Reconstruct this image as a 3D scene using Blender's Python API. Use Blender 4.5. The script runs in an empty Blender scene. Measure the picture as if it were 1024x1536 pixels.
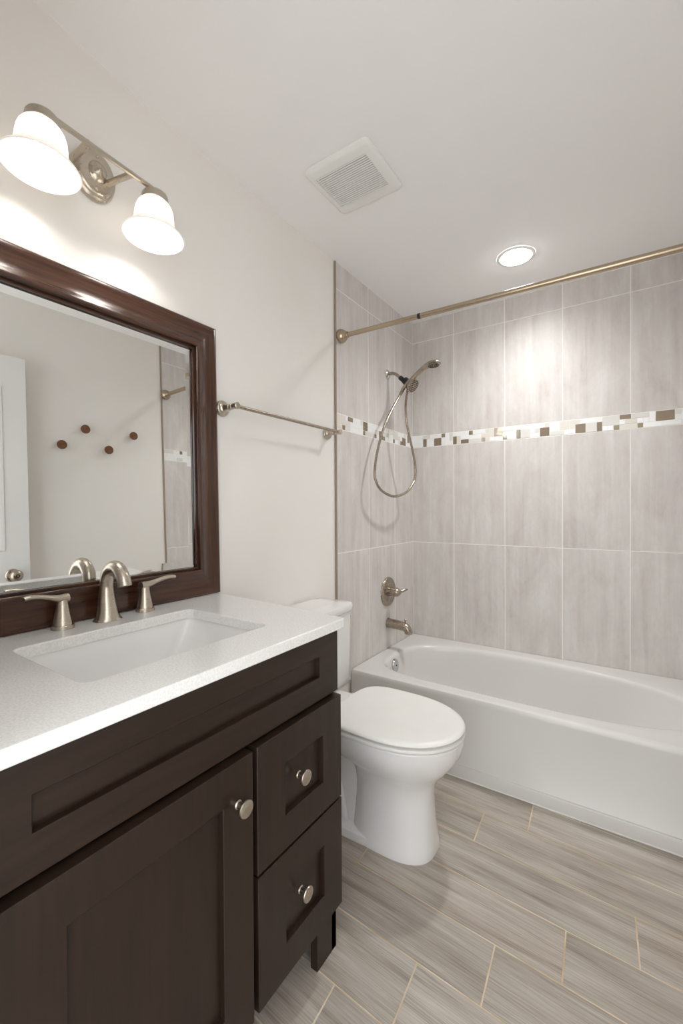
import bpy, bmesh, math, random
from mathutils import Vector, Matrix
random.seed(7)
S = bpy.context.scene
COL = S.collection
PI = math.pi

# ------------------------------------------------------------------ camera
F_PX, YAW, PITCH, ROLL = 644.67, 0.596238, -0.009371, -0.005114
Fw = Vector((-math.sin(YAW)*math.cos(PITCH), math.cos(YAW)*math.cos(PITCH), math.sin(PITCH)))
Rr = Vector((math.cos(YAW), math.sin(YAW), 0))
Up = Rr.cross(Fw)
R2 = Rr*math.cos(ROLL) + Up*math.sin(ROLL)
U2 = -Rr*math.sin(ROLL) + Up*math.cos(ROLL)
cam = bpy.data.cameras.new('camera')
cam.sensor_fit = 'HORIZONTAL'; cam.sensor_width = 36.0
cam.lens = F_PX/1024*36.0
cam.clip_start = 0.02
camo = bpy.data.objects.new('camera', cam); COL.objects.link(camo)
M = Matrix.Identity(4)
for i in range(3):
    M[i][0], M[i][1], M[i][2] = R2[i], U2[i], -Fw[i]
M[0][3], M[1][3], M[2][3] = 1.205, 0.0, 1.18
camo.matrix_world = M
S.camera = camo

# ------------------------------------------------------------------ light and exposure
S.view_settings.view_transform = 'Standard'
S.view_settings.look = 'None'
S.view_settings.gamma = 1.0
S.view_settings.use_curve_mapping = False
S.view_settings.exposure = 1.0
W = bpy.data.worlds.new('world'); S.world = W; W.use_nodes = True
W.node_tree.nodes['Background'].inputs[0].default_value = (0.96, 0.98, 1.0, 1)
W.node_tree.nodes['Background'].inputs[1].default_value = 1.55     # uniform fill light added to even out the room, entering by the doorway
BULB_L, CAN_L, SHADE_L = 22.0, 190.0, 0.15
S.cycles.max_bounces = 14; S.cycles.diffuse_bounces = 8; S.cycles.glossy_bounces = 6
S.cycles.transmission_bounces = 8; S.cycles.sample_clamp_indirect = 6.0
S.cycles.use_denoising = True
S.cycles.caustics_reflective = False; S.cycles.caustics_refractive = False

# ------------------------------------------------------------------ helpers
ROOT = {}
def finish(name, bm, mats, parent=None, smooth=True, ang=35):
    bmesh.ops.recalc_face_normals(bm, faces=bm.faces[:])
    if smooth:
        lim = math.radians(ang)
        for f in bm.faces: f.smooth = True
        for e in bm.edges:
            if len(e.link_faces) == 2 and e.calc_face_angle(0) > lim: e.smooth = False
    me = bpy.data.meshes.new(name)
    off = ROOT.get(parent.name) if parent else None
    if off is not None: bmesh.ops.translate(bm, vec=-off, verts=bm.verts[:])
    bm.to_mesh(me); bm.free()
    for m in (mats if isinstance(mats, (list, tuple)) else [mats]): me.materials.append(m)
    o = bpy.data.objects.new(name, me); COL.objects.link(o)
    if parent: o.parent = parent; ROOT[o.name] = off
    return o
def tag(o, label=None, cat=None, group=None, kind=None):
    if label: o['label'] = label
    if cat: o['category'] = cat
    if group: o['group'] = group
    if kind: o['kind'] = kind
    return o
def thing(name, loc, label, cat, group=None):
    o = bpy.data.objects.new(name, None); COL.objects.link(o)
    o.empty_display_size = 0.05
    o.location = loc; ROOT[o.name] = Vector(loc)
    return tag(o, label, cat, group)
def struct(name, bm, mats, parent=None, label=None, smooth=False):
    o = finish(name, bm, mats, parent, smooth)
    if not parent: o['kind'] = 'structure'
    if label: o['label'] = label
    return o
def NB(): return bmesh.new()
def box(bm, x0, x1, y0, y1, z0, z1, bev=0.0, seg=2, mi=0, xf=None):
    r = bmesh.ops.create_cube(bm, size=1.0)
    vs = r['verts']
    for v in vs:
        v.co = Vector((x0+(v.co.x+.5)*(x1-x0), y0+(v.co.y+.5)*(y1-y0), z0+(v.co.z+.5)*(z1-z0)))
    fs = set(f for v in vs for f in v.link_faces)
    for f in fs: f.material_index = mi
    if bev > 0:
        es = list(set(e for v in vs for e in v.link_edges))
        rr = bmesh.ops.bevel(bm, geom=es, offset=bev, segments=seg, profile=0.5, affect='EDGES', clamp_overlap=True)
        for f in rr['faces']: f.material_index = mi
        vs = list(set(v for f in rr['faces'] for v in f.verts))
    if xf: 
        for v in vs: v.co = xf @ v.co
    return vs
def frame_from(axis):
    a = Vector(axis).normalized()
    t = Vector((0, 0, 1)) if abs(a.z) < .9 else Vector((1, 0, 0))
    u = t.cross(a).normalized(); v = a.cross(u)
    return u, v, a
def rings(bm, loops, close=True, cap0=True, cap1=True, mi=0):
    vl = [[bm.verts.new(p) for p in L] for L in loops]
    n = len(vl[0])
    for a, b in zip(vl, vl[1:]):
        for i in range(n if close else n-1):
            j = (i+1) % n
            f = bm.faces.new((a[i], a[j], b[j], b[i])); f.material_index = mi
    if cap0: bm.faces.new(vl[0][::-1]).material_index = mi
    if cap1: bm.faces.new(vl[-1]).material_index = mi
    return vl
def lathe(bm, origin, axis, prof, seg=32, mi=0, sy=1.0, su=1.0, cap0=True, cap1=True):
    """prof = [(distance along axis, radius)]"""
    u, v, a = frame_from(axis); o = Vector(origin)
    L = []
    for d, r in prof:
        r = max(r, 1e-4)
        L.append([o + a*d + u*(r*su*math.cos(2*PI*k/seg)) + v*(r*sy*math.sin(2*PI*k/seg)) for k in range(seg)])
    return rings(bm, L, cap0=cap0, cap1=cap1, mi=mi)
def catmull(P, n=8):
    P = [Vector(p) for p in P]; out = []
    for i in range(len(P)-1):
        p0 = P[max(i-1, 0)]; p1 = P[i]; p2 = P[i+1]; p3 = P[min(i+2, len(P)-1)]
        for k in range(n):
            t = k/n
            out.append(0.5*((2*p1)+(p2-p0)*t+(2*p0-5*p1+4*p2-p3)*t*t+(3*p1-p0-3*p2+p3)*t**3))
    out.append(P[-1]); return out
def tube(bm, path, rad, seg=14, mi=0, ell=None, hint=(0, 0, 1), cap=True):
    """tube along path; rad number or list; ell=(su,sv) cross-section scale (number or list of pairs)"""
    path = [Vector(p) for p in path]; n = len(path)
    if not isinstance(rad, (list, tuple)): rad = [rad]*n
    if len(rad) != n:
        m = len(rad)-1; R0_ = rad
        rad = [R0_[min(int(i/(n-1)*m), m-1)]*(1-(i/(n-1)*m-min(int(i/(n-1)*m), m-1)))+R0_[min(int(i/(n-1)*m), m-1)+1]*(i/(n-1)*m-min(int(i/(n-1)*m), m-1)) for i in range(n)]
    T = [(path[min(i+1, n-1)]-path[max(i-1, 0)]).normalized() for i in range(n)]
    h = Vector(hint)
    u = (h - T[0]*h.dot(T[0]))
    if u.length < 1e-3: u = Vector((1, 0, 0)) - T[0]*T[0].x
    u.normalize()
    L = []
    for i in range(n):
        u = (u - T[i]*u.dot(T[i])).normalized(); v = T[i].cross(u)
        e = ell[i] if isinstance(ell, list) else (ell or (1, 1))
        L.append([path[i] + u*(rad[i]*e[0]*math.cos(2*PI*k/seg)) + v*(rad[i]*e[1]*math.sin(2*PI*k/seg)) for k in range(seg)])
    return rings(bm, L, cap0=cap, cap1=cap, mi=mi)
def sgnp(c, p): return math.copysign(abs(c)**p, c)
def egg(xb, xf, b, z, yc, xc=None, nb=2.6, nf=2.2, n=56):
    """plan outline: flat-ish back at xb, nose at xf, half width b"""
    if xc is None: xc = xb+(xf-xb)*.46
    L = []
    for k in range(n):
        t = 2*PI*k/n; c, s = math.cos(t), math.sin(t)
        e = nf if c >= 0 else nb
        a = (xf-xc) if c >= 0 else (xc-xb)
        L.append(Vector((xc+a*sgnp(c, 2/e), yc+b*sgnp(s, 2/e), z)))
    return L
def rrect(x0, x1, y0, y1, r, z, k=6):
    L = []
    for cx, cy, a0 in ((x1-r, y1-r, 0), (x0+r, y1-r, PI/2), (x0+r, y0+r, PI), (x1-r, y0+r, 1.5*PI)):
        for i in range(k+1):
            a = a0+PI/2*i/k
            L.append(Vector((cx+r*math.cos(a), cy+r*math.sin(a), z)))
    return L
def raycast(poly, c, ang):
    d = (math.cos(ang), math.sin(ang)); best = None
    n = len(poly)
    for i in range(n):
        ax, ay = poly[i][0]-c[0], poly[i][1]-c[1]; bx, by = poly[(i+1) % n][0]-c[0], poly[(i+1) % n][1]-c[1]
        ex, ey = bx-ax, by-ay; den = d[0]*ey-d[1]*ex
        if abs(den) < 1e-12: continue
        t = (ax*ey-ay*ex)/den; s = (ax*d[1]-ay*d[0])/den
        if t > 0 and -1e-6 <= s <= 1+1e-6 and (best is None or t > best): best = t
    return (c[0]+d[0]*best, c[1]+d[1]*best)

# ------------------------------------------------------------------ materials
def mat(name, base=(.8, .8, .8), rough=.5, metal=0.0, spec=.5, coat=0.0, emit=None, es=0.0):
    m = bpy.data.materials.new(name); m.use_nodes = True
    b = m.node_tree.nodes['Principled BSDF']
    b.inputs['Base Color'].default_value = (*base, 1); b.inputs['Roughness'].default_value = rough
    b.inputs['Metallic'].default_value = metal; b.inputs['Specular IOR Level'].default_value = spec
    b.inputs['Coat Weight'].default_value = coat; b.inputs['Coat Roughness'].default_value = .08
    if emit: b.inputs['Emission Color'].default_value = (*emit, 1); b.inputs['Emission Strength'].default_value = es
    return m
def nodes(m): return m.node_tree.nodes, m.node_tree.links, m.node_tree.nodes['Principled BSDF']
def srgb(r, g, b):
    f = lambda c: (c/255/12.92) if c/255 <= .04045 else ((c/255+.055)/1.055)**2.4
    return (f(r), f(g), f(b))
def add_noise(m, c1, c2, scale=(1, 1, 1), nscale=5.0, detail=4, coord='Object', lo=.35, hi=.65, bump=0.0, dist=0.0, rough=.5):
    N, L, b = nodes(m)
    tc = N.new('ShaderNodeTexCoord'); mp = N.new('ShaderNodeMapping'); nz = N.new('ShaderNodeTexNoise'); cr = N.new('ShaderNodeValToRGB')
    mp.inputs['Scale'].default_value = scale
    nz.inputs['Scale'].default_value = nscale; nz.inputs['Detail'].default_value = detail; nz.inputs['Distortion'].default_value = dist
    nz.inputs['Roughness'].default_value = rough
    cr.color_ramp.elements[0].position = lo; cr.color_ramp.elements[1].position = hi
    cr.color_ramp.elements[0].color = (*c1, 1); cr.color_ramp.elements[1].color = (*c2, 1)
    L.new(tc.outputs[coord], mp.inputs[0]); L.new(mp.outputs[0], nz.inputs[0]); L.new(nz.outputs[0], cr.inputs[0])
    L.new(cr.outputs[0], b.inputs['Base Color'])
    if bump:
        bp = N.new('ShaderNodeBump'); bp.inputs['Strength'].default_value = bump; bp.inputs['Distance'].default_value = .002
        L.new(nz.outputs[0], bp.inputs['Height']); L.new(bp.outputs[0], b.inputs['Normal'])
    return cr, nz, mp

PAINT = mat('wall_paint', srgb(226, 223, 219), .55, spec=.3)
add_noise(PAINT, srgb(238, 235, 230), srgb(240, 237, 233), nscale=3, bump=.02)
CEIL = mat('ceiling_paint', srgb(226, 223, 219), .7, spec=.2)
add_noise(CEIL, srgb(242, 241, 240), srgb(244, 243, 242), nscale=2)
DOORP = mat('door_paint', srgb(232, 232, 230), .4)
add_noise(DOORP, srgb(231, 231, 229), srgb(234, 234, 232), nscale=4)
PORC = mat('white_porcelain', srgb(238, 237, 235), .12, coat=.3)
add_noise(PORC, srgb(230, 229, 228), srgb(233, 232, 231), nscale=3)
ACRY = mat('white_tub_enamel', srgb(228, 227, 223), .2, coat=.2)
add_noise(ACRY, srgb(217, 216, 213), srgb(220, 219, 216), nscale=3)
PLAST = mat('white_plastic', srgb(236, 235, 231), .4)
add_noise(PLAST, srgb(235, 234, 230), srgb(238, 237, 234), nscale=8)
DARK = mat('dark_gap', (.012, .01, .009), .8)
BLACK = mat('black_plastic', (.012, .012, .013), .4)
BRONZE = mat('tile_edge_metal', srgb(160, 147, 132), .45, .35)
def nickel(name, c, rough):
    m = mat(name, c, rough, 1.0)
    N, L, b = nodes(m)
    tc = N.new('ShaderNodeTexCoord'); mp = N.new('ShaderNodeMapping'); nz = N.new('ShaderNodeTexNoise'); mr = N.new('ShaderNodeMapRange')
    mp.inputs['Scale'].default_value = (60, 60, 900); nz.inputs['Scale'].default_value = 1.0; nz.inputs['Detail'].default_value = 2
    mr.inputs[3].default_value = rough-.03; mr.inputs[4].default_value = rough+.04
    L.new(tc.outputs['Object'], mp.inputs[0]); L.new(mp.outputs[0], nz.inputs[0]); L.new(nz.outputs[0], mr.inputs[0]); L.new(mr.outputs[0], b.inputs['Roughness'])
    return m
NICK = nickel('brushed_nickel', srgb(196, 186, 172), .28)
NICKD = nickel('satin_nickel', srgb(172, 160, 146), .27)
ROD = nickel('warm_nickel', srgb(184, 167, 144), .25)
CHROME = mat('chrome', (.62, .62, .63), .12, 1.0)
MIRROR = mat('mirror_silver', (.9, .91, .9), .0, 1.0)

# dark wood
def wood(name, c1, c2, scale, rough, lo=.3, hi=.75, coat=0.0):
    m = mat(name, c1, rough, coat=coat, spec=.35)
    cr, nz, mp = add_noise(m, c1, c2, scale=scale, nscale=1.0, detail=6, lo=lo, hi=hi, rough=.6)
    return m
ESPR_H = wood('espresso_wood_horizontal', srgb(36, 25, 18), srgb(50, 36, 27), (30, 5, 60), .33)
ESPR_V = wood('espresso_wood_vertical', srgb(35, 25, 18), srgb(48, 35, 27), (30, 60, 5), .33)
FRM_H = wood('mirror_wood_rail', srgb(46, 26, 17), srgb(88, 55, 38), (60, 4, 90), .22, coat=.5)
FRM_V = wood('mirror_wood_stile', srgb(46, 26, 17), srgb(88, 55, 38), (60, 90, 4), .22, coat=.5)
PEGW = wood('walnut_peg', srgb(96, 62, 38), srgb(130, 90, 58), (20, 40, 160), .5)

QUARTZ = mat('quartz_top', srgb(232, 230, 226), .22)
add_noise(QUARTZ, srgb(226, 225, 222), srgb(238, 237, 235), nscale=260, detail=2, lo=.38, hi=.6)

# large wall tile: uv in metres with an offset per tile
def tile_mat():
    m = mat('stone_look_tile', (.6, .58, .56), .42)
    N, L, b = nodes(m)
    uv = N.new('ShaderNodeUVMap'); uv.uv_map = 'uv'
    def nz(scale, ns, det, dist=0.0, r=.55):
        mp = N.new('ShaderNodeMapping'); mp.inputs['Scale'].default_value = scale
        n = N.new('ShaderNodeTexNoise'); n.inputs['Scale'].default_value = ns; n.inputs['Detail'].default_value = det
        n.inputs['Distortion'].default_value = dist; n.inputs['Roughness'].default_value = r
        L.new(uv.outputs[0], mp.inputs[0]); L.new(mp.outputs[0], n.inputs[0]); return n
    streak = nz((22, 1.3, 1), 1.0, 5, .5, .6)
    cloud = nz((7, 3.2, 1), 1.0, 6, .6, .65)
    fine = nz((60, 30, 1), 1.0, 4, 0, .7)
    m1 = N.new('ShaderNodeMath'); m1.operation = 'MULTIPLY_ADD'; m1.inputs[1].default_value = .44
    L.new(streak.outputs[0], m1.inputs[0])
    m2 = N.new('ShaderNodeMath'); m2.operation = 'MULTIPLY'; m2.inputs[1].default_value = .48; L.new(cloud.outputs[0], m2.inputs[0])
    L.new(m2.outputs[0], m1.inputs[2])
    m3 = N.new('ShaderNodeMath'); m3.operation = 'MULTIPLY_ADD'; m3.inputs[1].default_value = .16; L.new(fine.outputs[0], m3.inputs[0]); L.new(m1.outputs[0], m3.inputs[2])
    cr = N.new('ShaderNodeValToRGB'); e = cr.color_ramp.elements
    e[0].position = .40; e[0].color = (*srgb(194, 188, 183), 1)
    e[1].position = .68; e[1].color = (*srgb(220, 218, 215), 1)
    x = cr.color_ramp.elements.new(.49); x.color = (*srgb(205, 200, 196), 1)
    x = cr.color_ramp.elements.new(.57); x.color = (*srgb(211, 207, 203), 1)
    L.new(m3.outputs[0], cr.inputs[0]); L.new(cr.outputs[0], b.inputs['Base Color'])
    return m
TILE = tile_mat()
GROUTW = mat('pale_grout', srgb(240, 238, 234), .8)
MW = mat('mosaic_white_glass', srgb(240, 240, 240), .08, coat=.5)
MG = mat('mosaic_pale_stone', srgb(221, 219, 214), .2)
MC = mat('mosaic_cream_stone', srgb(224, 219, 210), .2)
MT = mat('mosaic_taupe_metal', srgb(140, 125, 106), .35, .35)
MO = mat('mosaic_olive_metal', srgb(146, 137, 112), .35, .35)
MM = mat('mosaic_mirror_glass', (.8, .76, .7), .06, 1.0)

def floor_mat():
    m = mat('wood_look_plank_tile', (.35, .32, .29), .38)
    N, L, b = nodes(m)
    uv = N.new('ShaderNodeUVMap'); uv.uv_map = 'uv'
    def nz(scale, det, dist, r):
        mp = N.new('ShaderNodeMapping'); mp.inputs['Scale'].default_value = scale
        n = N.new('ShaderNodeTexNoise'); n.inputs['Scale'].default_value = 1.0; n.inputs['Detail'].default_value = det
        n.inputs['Distortion'].default_value = dist; n.inputs['Roughness'].default_value = r
        L.new(uv.outputs[0], mp.inputs[0]); L.new(mp.outputs[0], n.inputs[0]); return n
    grain = nz((5.0, 190, 1), 8, .35, .72)
    broad = nz((2.2, 22, 1), 4, .5, .55)
    lines = nz((5.0, 380, 1), 4, .15, .6)
    a = N.new('ShaderNodeMath'); a.operation = 'MULTIPLY_ADD'; a.inputs[1].default_value = .5; L.new(grain.outputs[0], a.inputs[0])
    c = N.new('ShaderNodeMath'); c.operation = 'MULTIPLY'; c.inputs[1].default_value = .5; L.new(broad.outputs[0], c.inputs[0]); L.new(c.outputs[0], a.inputs[2])
    cr = N.new('ShaderNodeValToRGB'); e = cr.color_ramp.elements
    e[0].position = .36; e[0].color = (*srgb(138, 127, 114), 1)
    e[1].position = .66; e[1].color = (*srgb(199, 192, 183), 1)
    x = e.new(.46); x.color = (*srgb(168, 158, 147), 1)
    x = e.new(.55); x.color = (*srgb(183, 175, 165), 1)
    L.new(a.outputs[0], cr.inputs[0])
    lr = N.new('ShaderNodeMapRange'); lr.inputs[1].default_value = .34; lr.inputs[2].default_value = .52; lr.inputs[3].default_value = .74; lr.inputs[4].default_value = 1.0
    L.new(lines.outputs[0], lr.inputs[0])
    at = N.new('ShaderNodeAttribute'); at.attribute_name = 'tint'
    mx = N.new('ShaderNodeMix'); mx.data_type = 'RGBA'; mx.blend_type = 'MULTIPLY'; mx.inputs[0].default_value = 1
    L.new(cr.outputs[0], mx.inputs[6]); L.new(at.outputs[0], mx.inputs[7])
    mx2 = N.new('ShaderNodeMix'); mx2.data_type = 'RGBA'; mx2.blend_type = 'MULTIPLY'; mx2.inputs[0].default_value = 1
    L.new(mx.outputs[2], mx2.inputs[6]); L.new(lr.outputs[0], mx2.inputs[7])
    L.new(mx2.outputs[2], b.inputs['Base Color'])
    bp = N.new('ShaderNodeBump'); bp.inputs['Strength'].default_value = .12; bp.inputs['Distance'].default_value = .001
    L.new(a.outputs[0], bp.inputs['Height']); L.new(bp.outputs[0], b.inputs['Normal'])
    return m
FLOOR = floor_mat()
GROUTF = mat('tan_floor_grout', srgb(196, 178, 148), .85)
add_noise(GROUTF, srgb(196, 174, 140), srgb(222, 208, 184), nscale=7, lo=.4, hi=.6)

def shade_mat():
    m = mat('frosted_white_glass', (.92, .91, .89), .35)
    N, L, b = nodes(m)
    tr = N.new('ShaderNodeBsdfTranslucent'); tr.inputs[0].default_value = (.70, .675, .64, 1)
    mx = N.new('ShaderNodeMixShader'); mx.inputs[0].default_value = .36
    b.inputs['Emission Color'].default_value = (1, .96, .9, 1); b.inputs['Emission Strength'].default_value = SHADE_L
    out = N['Material Output']
    L.new(b.outputs[0], mx.inputs[1]); L.new(tr.outputs[0], mx.inputs[2]); L.new(mx.outputs[0], out.inputs[0])
    return m
SHADE = shade_mat()
BULB = mat('lit_bulb', (1, 1, 1), .5, emit=(1, .96, .91), es=BULB_L)
CAN = mat('lit_diffuser', (1, 1, 1), .5, emit=(1, .995, .985), es=CAN_L)
N, L, b = nodes(CAN)                       # downlight lens: throws most of its light straight down
ge = N.new('ShaderNodeNewGeometry'); dt = N.new('ShaderNodeVectorMath'); dt.operation = 'DOT_PRODUCT'
L.new(ge.outputs['Normal'], dt.inputs[0]); L.new(ge.outputs['Incoming'], dt.inputs[1])
pw = N.new('ShaderNodeMath'); pw.operation = 'POWER'; pw.inputs[1].default_value = 2.6; L.new(dt.outputs['Value'], pw.inputs[0])
ml = N.new('ShaderNodeMath'); ml.operation = 'MULTIPLY'; ml.inputs[1].default_value = CAN_L; L.new(pw.outputs[0], ml.inputs[0])
L.new(ml.outputs[0], b.inputs['Emission Strength'])

# ------------------------------------------------------------------ room shell
RX, RY, HC = 1.52, 2.60, 2.381        # right wall, back wall, ceiling height over the tub
YF = 0.15                             # room face of the front wall (the camera stands in its doorway)
def ceil_z(y):
    T = [(-.2, 2.52), (.30, 2.440), (.455, 2.415), (.579, 2.398), (.75, 2.385), (.949, 2.381), (2.8, 2.381)]
    for (a, za), (b, zb) in zip(T, T[1:]):
        if y <= b: return za+(zb-za)*(y-a)/(b-a)
    return HC
def plane(pts, name, mats, **k):
    bm = NB(); bm.faces.new([bm.verts.new(p) for p in pts]); return struct(name, bm, mats, **k)
def prism_wall(name, poly_yz, x0, x1, m):
    bm = NB()
    rings(bm, [[Vector((x0, y, z)) for y, z in poly_yz], [Vector((x1, y, z)) for y, z in poly_yz]])
    return struct(name, bm, m)
TOPS = [(.949, 2.381), (.75, 2.385), (.579, 2.398), (.455, 2.415), (.30, 2.440), (.06, 2.470)]
sideL = [(.06, -.05), (RY+.1, -.05), (RY+.1, 2.381)] + TOPS
wl = prism_wall('wall_left', sideL, -.10, 0.0, PAINT)
wr = prism_wall('wall_right', sideL, RX, RX+.10, PAINT)
# back wall substrate
bm = NB(); box(bm, -.1, RX+.1, RY+.004, RY+.10, -.05, 2.381)
wb = struct('wall_back', bm, GROUTW)
# front wall with a doorway
bm = NB()
box(bm, -.1, .60, .04, YF, -.05, 2.46)
box(bm, 1.49, RX+.1, .04, YF, -.05, 2.46)
box(bm, .60, 1.49, .04, YF, 2.07, 2.46)
struct('wall_front', bm, PAINT)
# ceiling
bm = NB()
ys = [-.02, .06, .2, .30, .38, .455, .52, .579, .66, .75, .85, .949, 1.3, 1.8, RY+.1]
lo = [[bm.verts.new((x, y, ceil_z(y))) for x in (-.1, RX+.1)] for y in ys]
hi = [[bm.verts.new((x, y, 2.60)) for x in (-.1, RX+.1)] for y in ys]
for i in range(len(ys)-1):
    bm.faces.new((lo[i][0], lo[i][1], lo[i+1][1], lo[i+1][0]))
    bm.faces.new((hi[i][0], hi[i+1][0], hi[i+1][1], hi[i][1]))
    for s in (0, 1): bm.faces.new((lo[i][s], lo[i+1][s], hi[i+1][s], hi[i][s]))
bm.faces.new((lo[0][0], hi[0][0], hi[0][1], lo[0][1])); bm.faces.new((lo[-1][0], lo[-1][1], hi[-1][1], hi[-1][0]))
struct('ceiling', bm, CEIL, smooth=True)

# floor: grout bed and running planks
bm = NB()
uvl = bm.loops.layers.uv.new('uv'); tl = bm.loops.layers.float_color.new('tint')
XA, XB, YA, YB = -.05, RX+.05, -.9, 1.90
def fy(s, x): return s-.05*x              # long joints drift a little across the room
lines = [2.035, 1.87, 1.708, 1.546, 1.382, 1.224, 1.058, .889]
joint = [1.036, .8835, .7345, 1.216, 1.056, .903, .748, .60]
while lines[-1] > -.9:
    lines.append(lines[-1]-.165); joint.append(joint[-1]-.1525)
G = .0021
for r in range(len(lines)-1):
    s1, s0 = lines[r], lines[r+1]
    x = joint[r]
    while x > XA-.05: x -= .613
    while x < XB:
        xa, xb = x+G, x+.613-G
        def P(xx, s): 
            sm = (s0+s1)/2
            xs = xx-.06*(s-sm); return Vector((xs, fy(s, xs), 0))
        q = [P(xa, s0+G), P(xb, s0+G), P(xb, s1-G), P(xa, s1-G)]
        ce = sum(q, Vector())/4
        e = .0008
        lowp = [p+Vector((0, 0, -.0016)) for p in q]
        topp = [p+(ce-p).normalized()*e for p in q]
        vl = rings(bm, [lowp, q_ := [p+Vector((0, 0, -.0004)) for p in q], topp], cap0=False)
        ou, ov = random.uniform(0, 50), random.uniform(0, 50)
        t = random.uniform(.93, 1.05); tw = random.uniform(-.004, .014)
        fs = set(f for L in vl for v in L for f in v.link_faces)
        for f in fs:
            for lp in f.loops:
                lp[uvl].uv = (lp.vert.co.x+ou, lp.vert.co.y+.05*lp.vert.co.x+ov)
                lp[tl] = (t+tw, t, t-tw, 1)
        x += .613
gf = bm.faces.new([bm.verts.new(p) for p in ((XA, YA, -.0009), (XB, YA, -.0009), (XB, YB, -.0009), (XA, YB, -.0009))]); gf.material_index = 1
for no, co in (((1, 0, 0), (XB, 0, 0)), ((-1, 0, 0), (XA, 0, 0)), ((0, 1, 0), (0, YB, 0)), ((0, -1, 0), (0, YA, 0))):
    bmesh.ops.bisect_plane(bm, geom=bm.verts[:]+bm.edges[:]+bm.faces[:], plane_co=co, plane_no=no, clear_outer=True)
o = struct('floor', bm, [FLOOR, GROUTF])

# tiled surround -------------------------------------------------------------
TRIM_L, TRIM_R = 1.722, 1.775
ROWS = [(.30, .957), (.957, 1.569), (1.644, 2.249), (2.249, 2.381)]
def tile_wall(name, cols, place, parent, mos, seed):
    """place(s, z, d) -> point; s along the wall, d outwards"""
    rnd = random.Random(seed)
    bm = NB(); uvl = bm.loops.layers.uv.new('uv')
    g = .0016
    def slab(s0, s1, z0, z1, d, mi, bev=.0012):
        q = [(s0, z0), (s1, z0), (s1, z1), (s0, z1)]
        i = [(s0+bev, z0+bev), (s1-bev, z0+bev), (s1-bev, z1-bev), (s0+bev, z1-bev)]
        vl = rings(bm, [[place(s, z, 0) for s, z in q], [place(s, z, d-bev*.7) for s, z in q], [place(s, z, d) for s, z in i]], cap0=False, mi=mi)
        a, b = rnd.uniform(0, 90), rnd.uniform(0, 90)
        key = {}
        for L, Q in zip(vl, (q, q, i)):
            for v, p in zip(L, Q): key[v] = p
        for f in set(f for L in vl for v in L for f in v.link_faces):
            for lp in f.loops: lp[uvl].uv = (key[lp.vert][0]+a, key[lp.vert][1]+b)
    for c0, c1 in zip(cols, cols[1:]):
        for z0, z1 in ROWS:
            slab(c0+g, c1-g, z0+g, z1-g, .0085, 0)
    # grout bed
    f = bm.faces.new([bm.verts.new(place(s, z, .0080)) for s, z in ((cols[0], .30), (cols[-1], .30), (cols[-1], 2.381), (cols[0], 2.381))]); f.material_index = 1
    # mosaic band on a grid of 3 rows
    U = .02475; Z0 = 1.5695
    n = int((cols[-1]-cols[0])/U+1e-6)
    occ = {}
    def put(c, r, w, h, mi):
        for a in range(c, c+w):
            for b in range(r, r+h): occ[(a, b)] = 1
        s0, s1 = cols[0]+c*U, cols[0]+(c+w)*U
        if c+w >= n: s1 = cols[-1]
        slab(s0+.0009, s1-.0009, Z0+r*U+.0009, Z0+(r+h)*U-.0009, .0085+rnd.choice((0, .0006, .001)), mi, .0008)
    for c, r, w, h, mi in mos:
        if c+w <= n: put(c, r, w, h, mi)
    for c in range(n):
        for r in (0, 1, 2):
            if (c, r) in occ: continue
            opts = [(2, 2), (1, 2), (2, 1), (3, 1), (2, 3), (1, 1), (1, 3), (3, 2)]
            rnd.shuffle(opts)
            for w, h in opts+[(1, 1)]:
                if r+h <= 3 and c+w <= n and all((a, b) not in occ for a in range(c, c+w) for b in range(r, r+h)):
                    put(c, r, w, h, rnd.choice((2, 2, 2, 2, 3, 4))); break
    return struct(name, bm, [TILE, GROUTW, MW, MG, MC, MT, MO, MM], parent, smooth=False)
# c, r, w, h, material (5 taupe, 6 olive, 7 mirror)
MOS_B = [(3, 0, 1, 2, 5), (6, 0, 2, 2, 5), (8, 2, 1, 1, 6), (11, 0, 1, 2, 5), (13, 0, 2, 1, 5), (15, 2, 1, 1, 6), (18, 0, 1, 1, 7),
         (21, 1, 2, 2, 7), (23, 0, 1, 1, 7), (26, 0, 1, 2, 7), (31, 0, 2, 2, 5), (38, 0, 2, 2, 5), (42, 0, 1, 2, 5), (45, 0, 1, 1, 6),
         (46, 2, 2, 1, 5), (49, 0, 1, 1, 6), (52, 1, 3, 2, 5)]
def col_l(y): return round((y-TRIM_L)/.02475)
MOS_L = [(col_l(1.780), 0, 1, 1, 5), (col_l(1.831), 2, 2, 1, 5), (col_l(1.964), 1, 2, 2, 5), (col_l(1.964), 0, 1, 1, 5), (col_l(2.092), 0, 1, 1, 5),
         (col_l(2.137), 0, 2, 2, 5), (col_l(2.184), 0, 1, 1, 6), (col_l(2.320), 0, 1, 1, 5), (col_l(2.412), 0, 1, 1, 5), (col_l(2.440), 0, 2, 2, 5), (col_l(2.516), 1, 1, 2, 5)]
tile_wall('tile_surface', [0.008, .286, .589, .888, 1.193, 1.498, 1.512], lambda s, z, d: Vector((s, RY+.004-d, z)), wb, MOS_B, 3)
tile_wall('tile_surface', [TRIM_L+.004, 2.034, 2.342, RY], lambda s, z, d: Vector((d-.0005, s, z)), wl, MOS_L, 5)
tile_wall('tile_surface', [TRIM_R+.004, 2.034, 2.342, RY], lambda s, z, d: Vector((RX+.0005-d, s, z)), wr, [(5, 2, 1, 1, 5), (10, 0, 2, 2, 5), (16, 1, 1, 2, 6)], 9)
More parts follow.
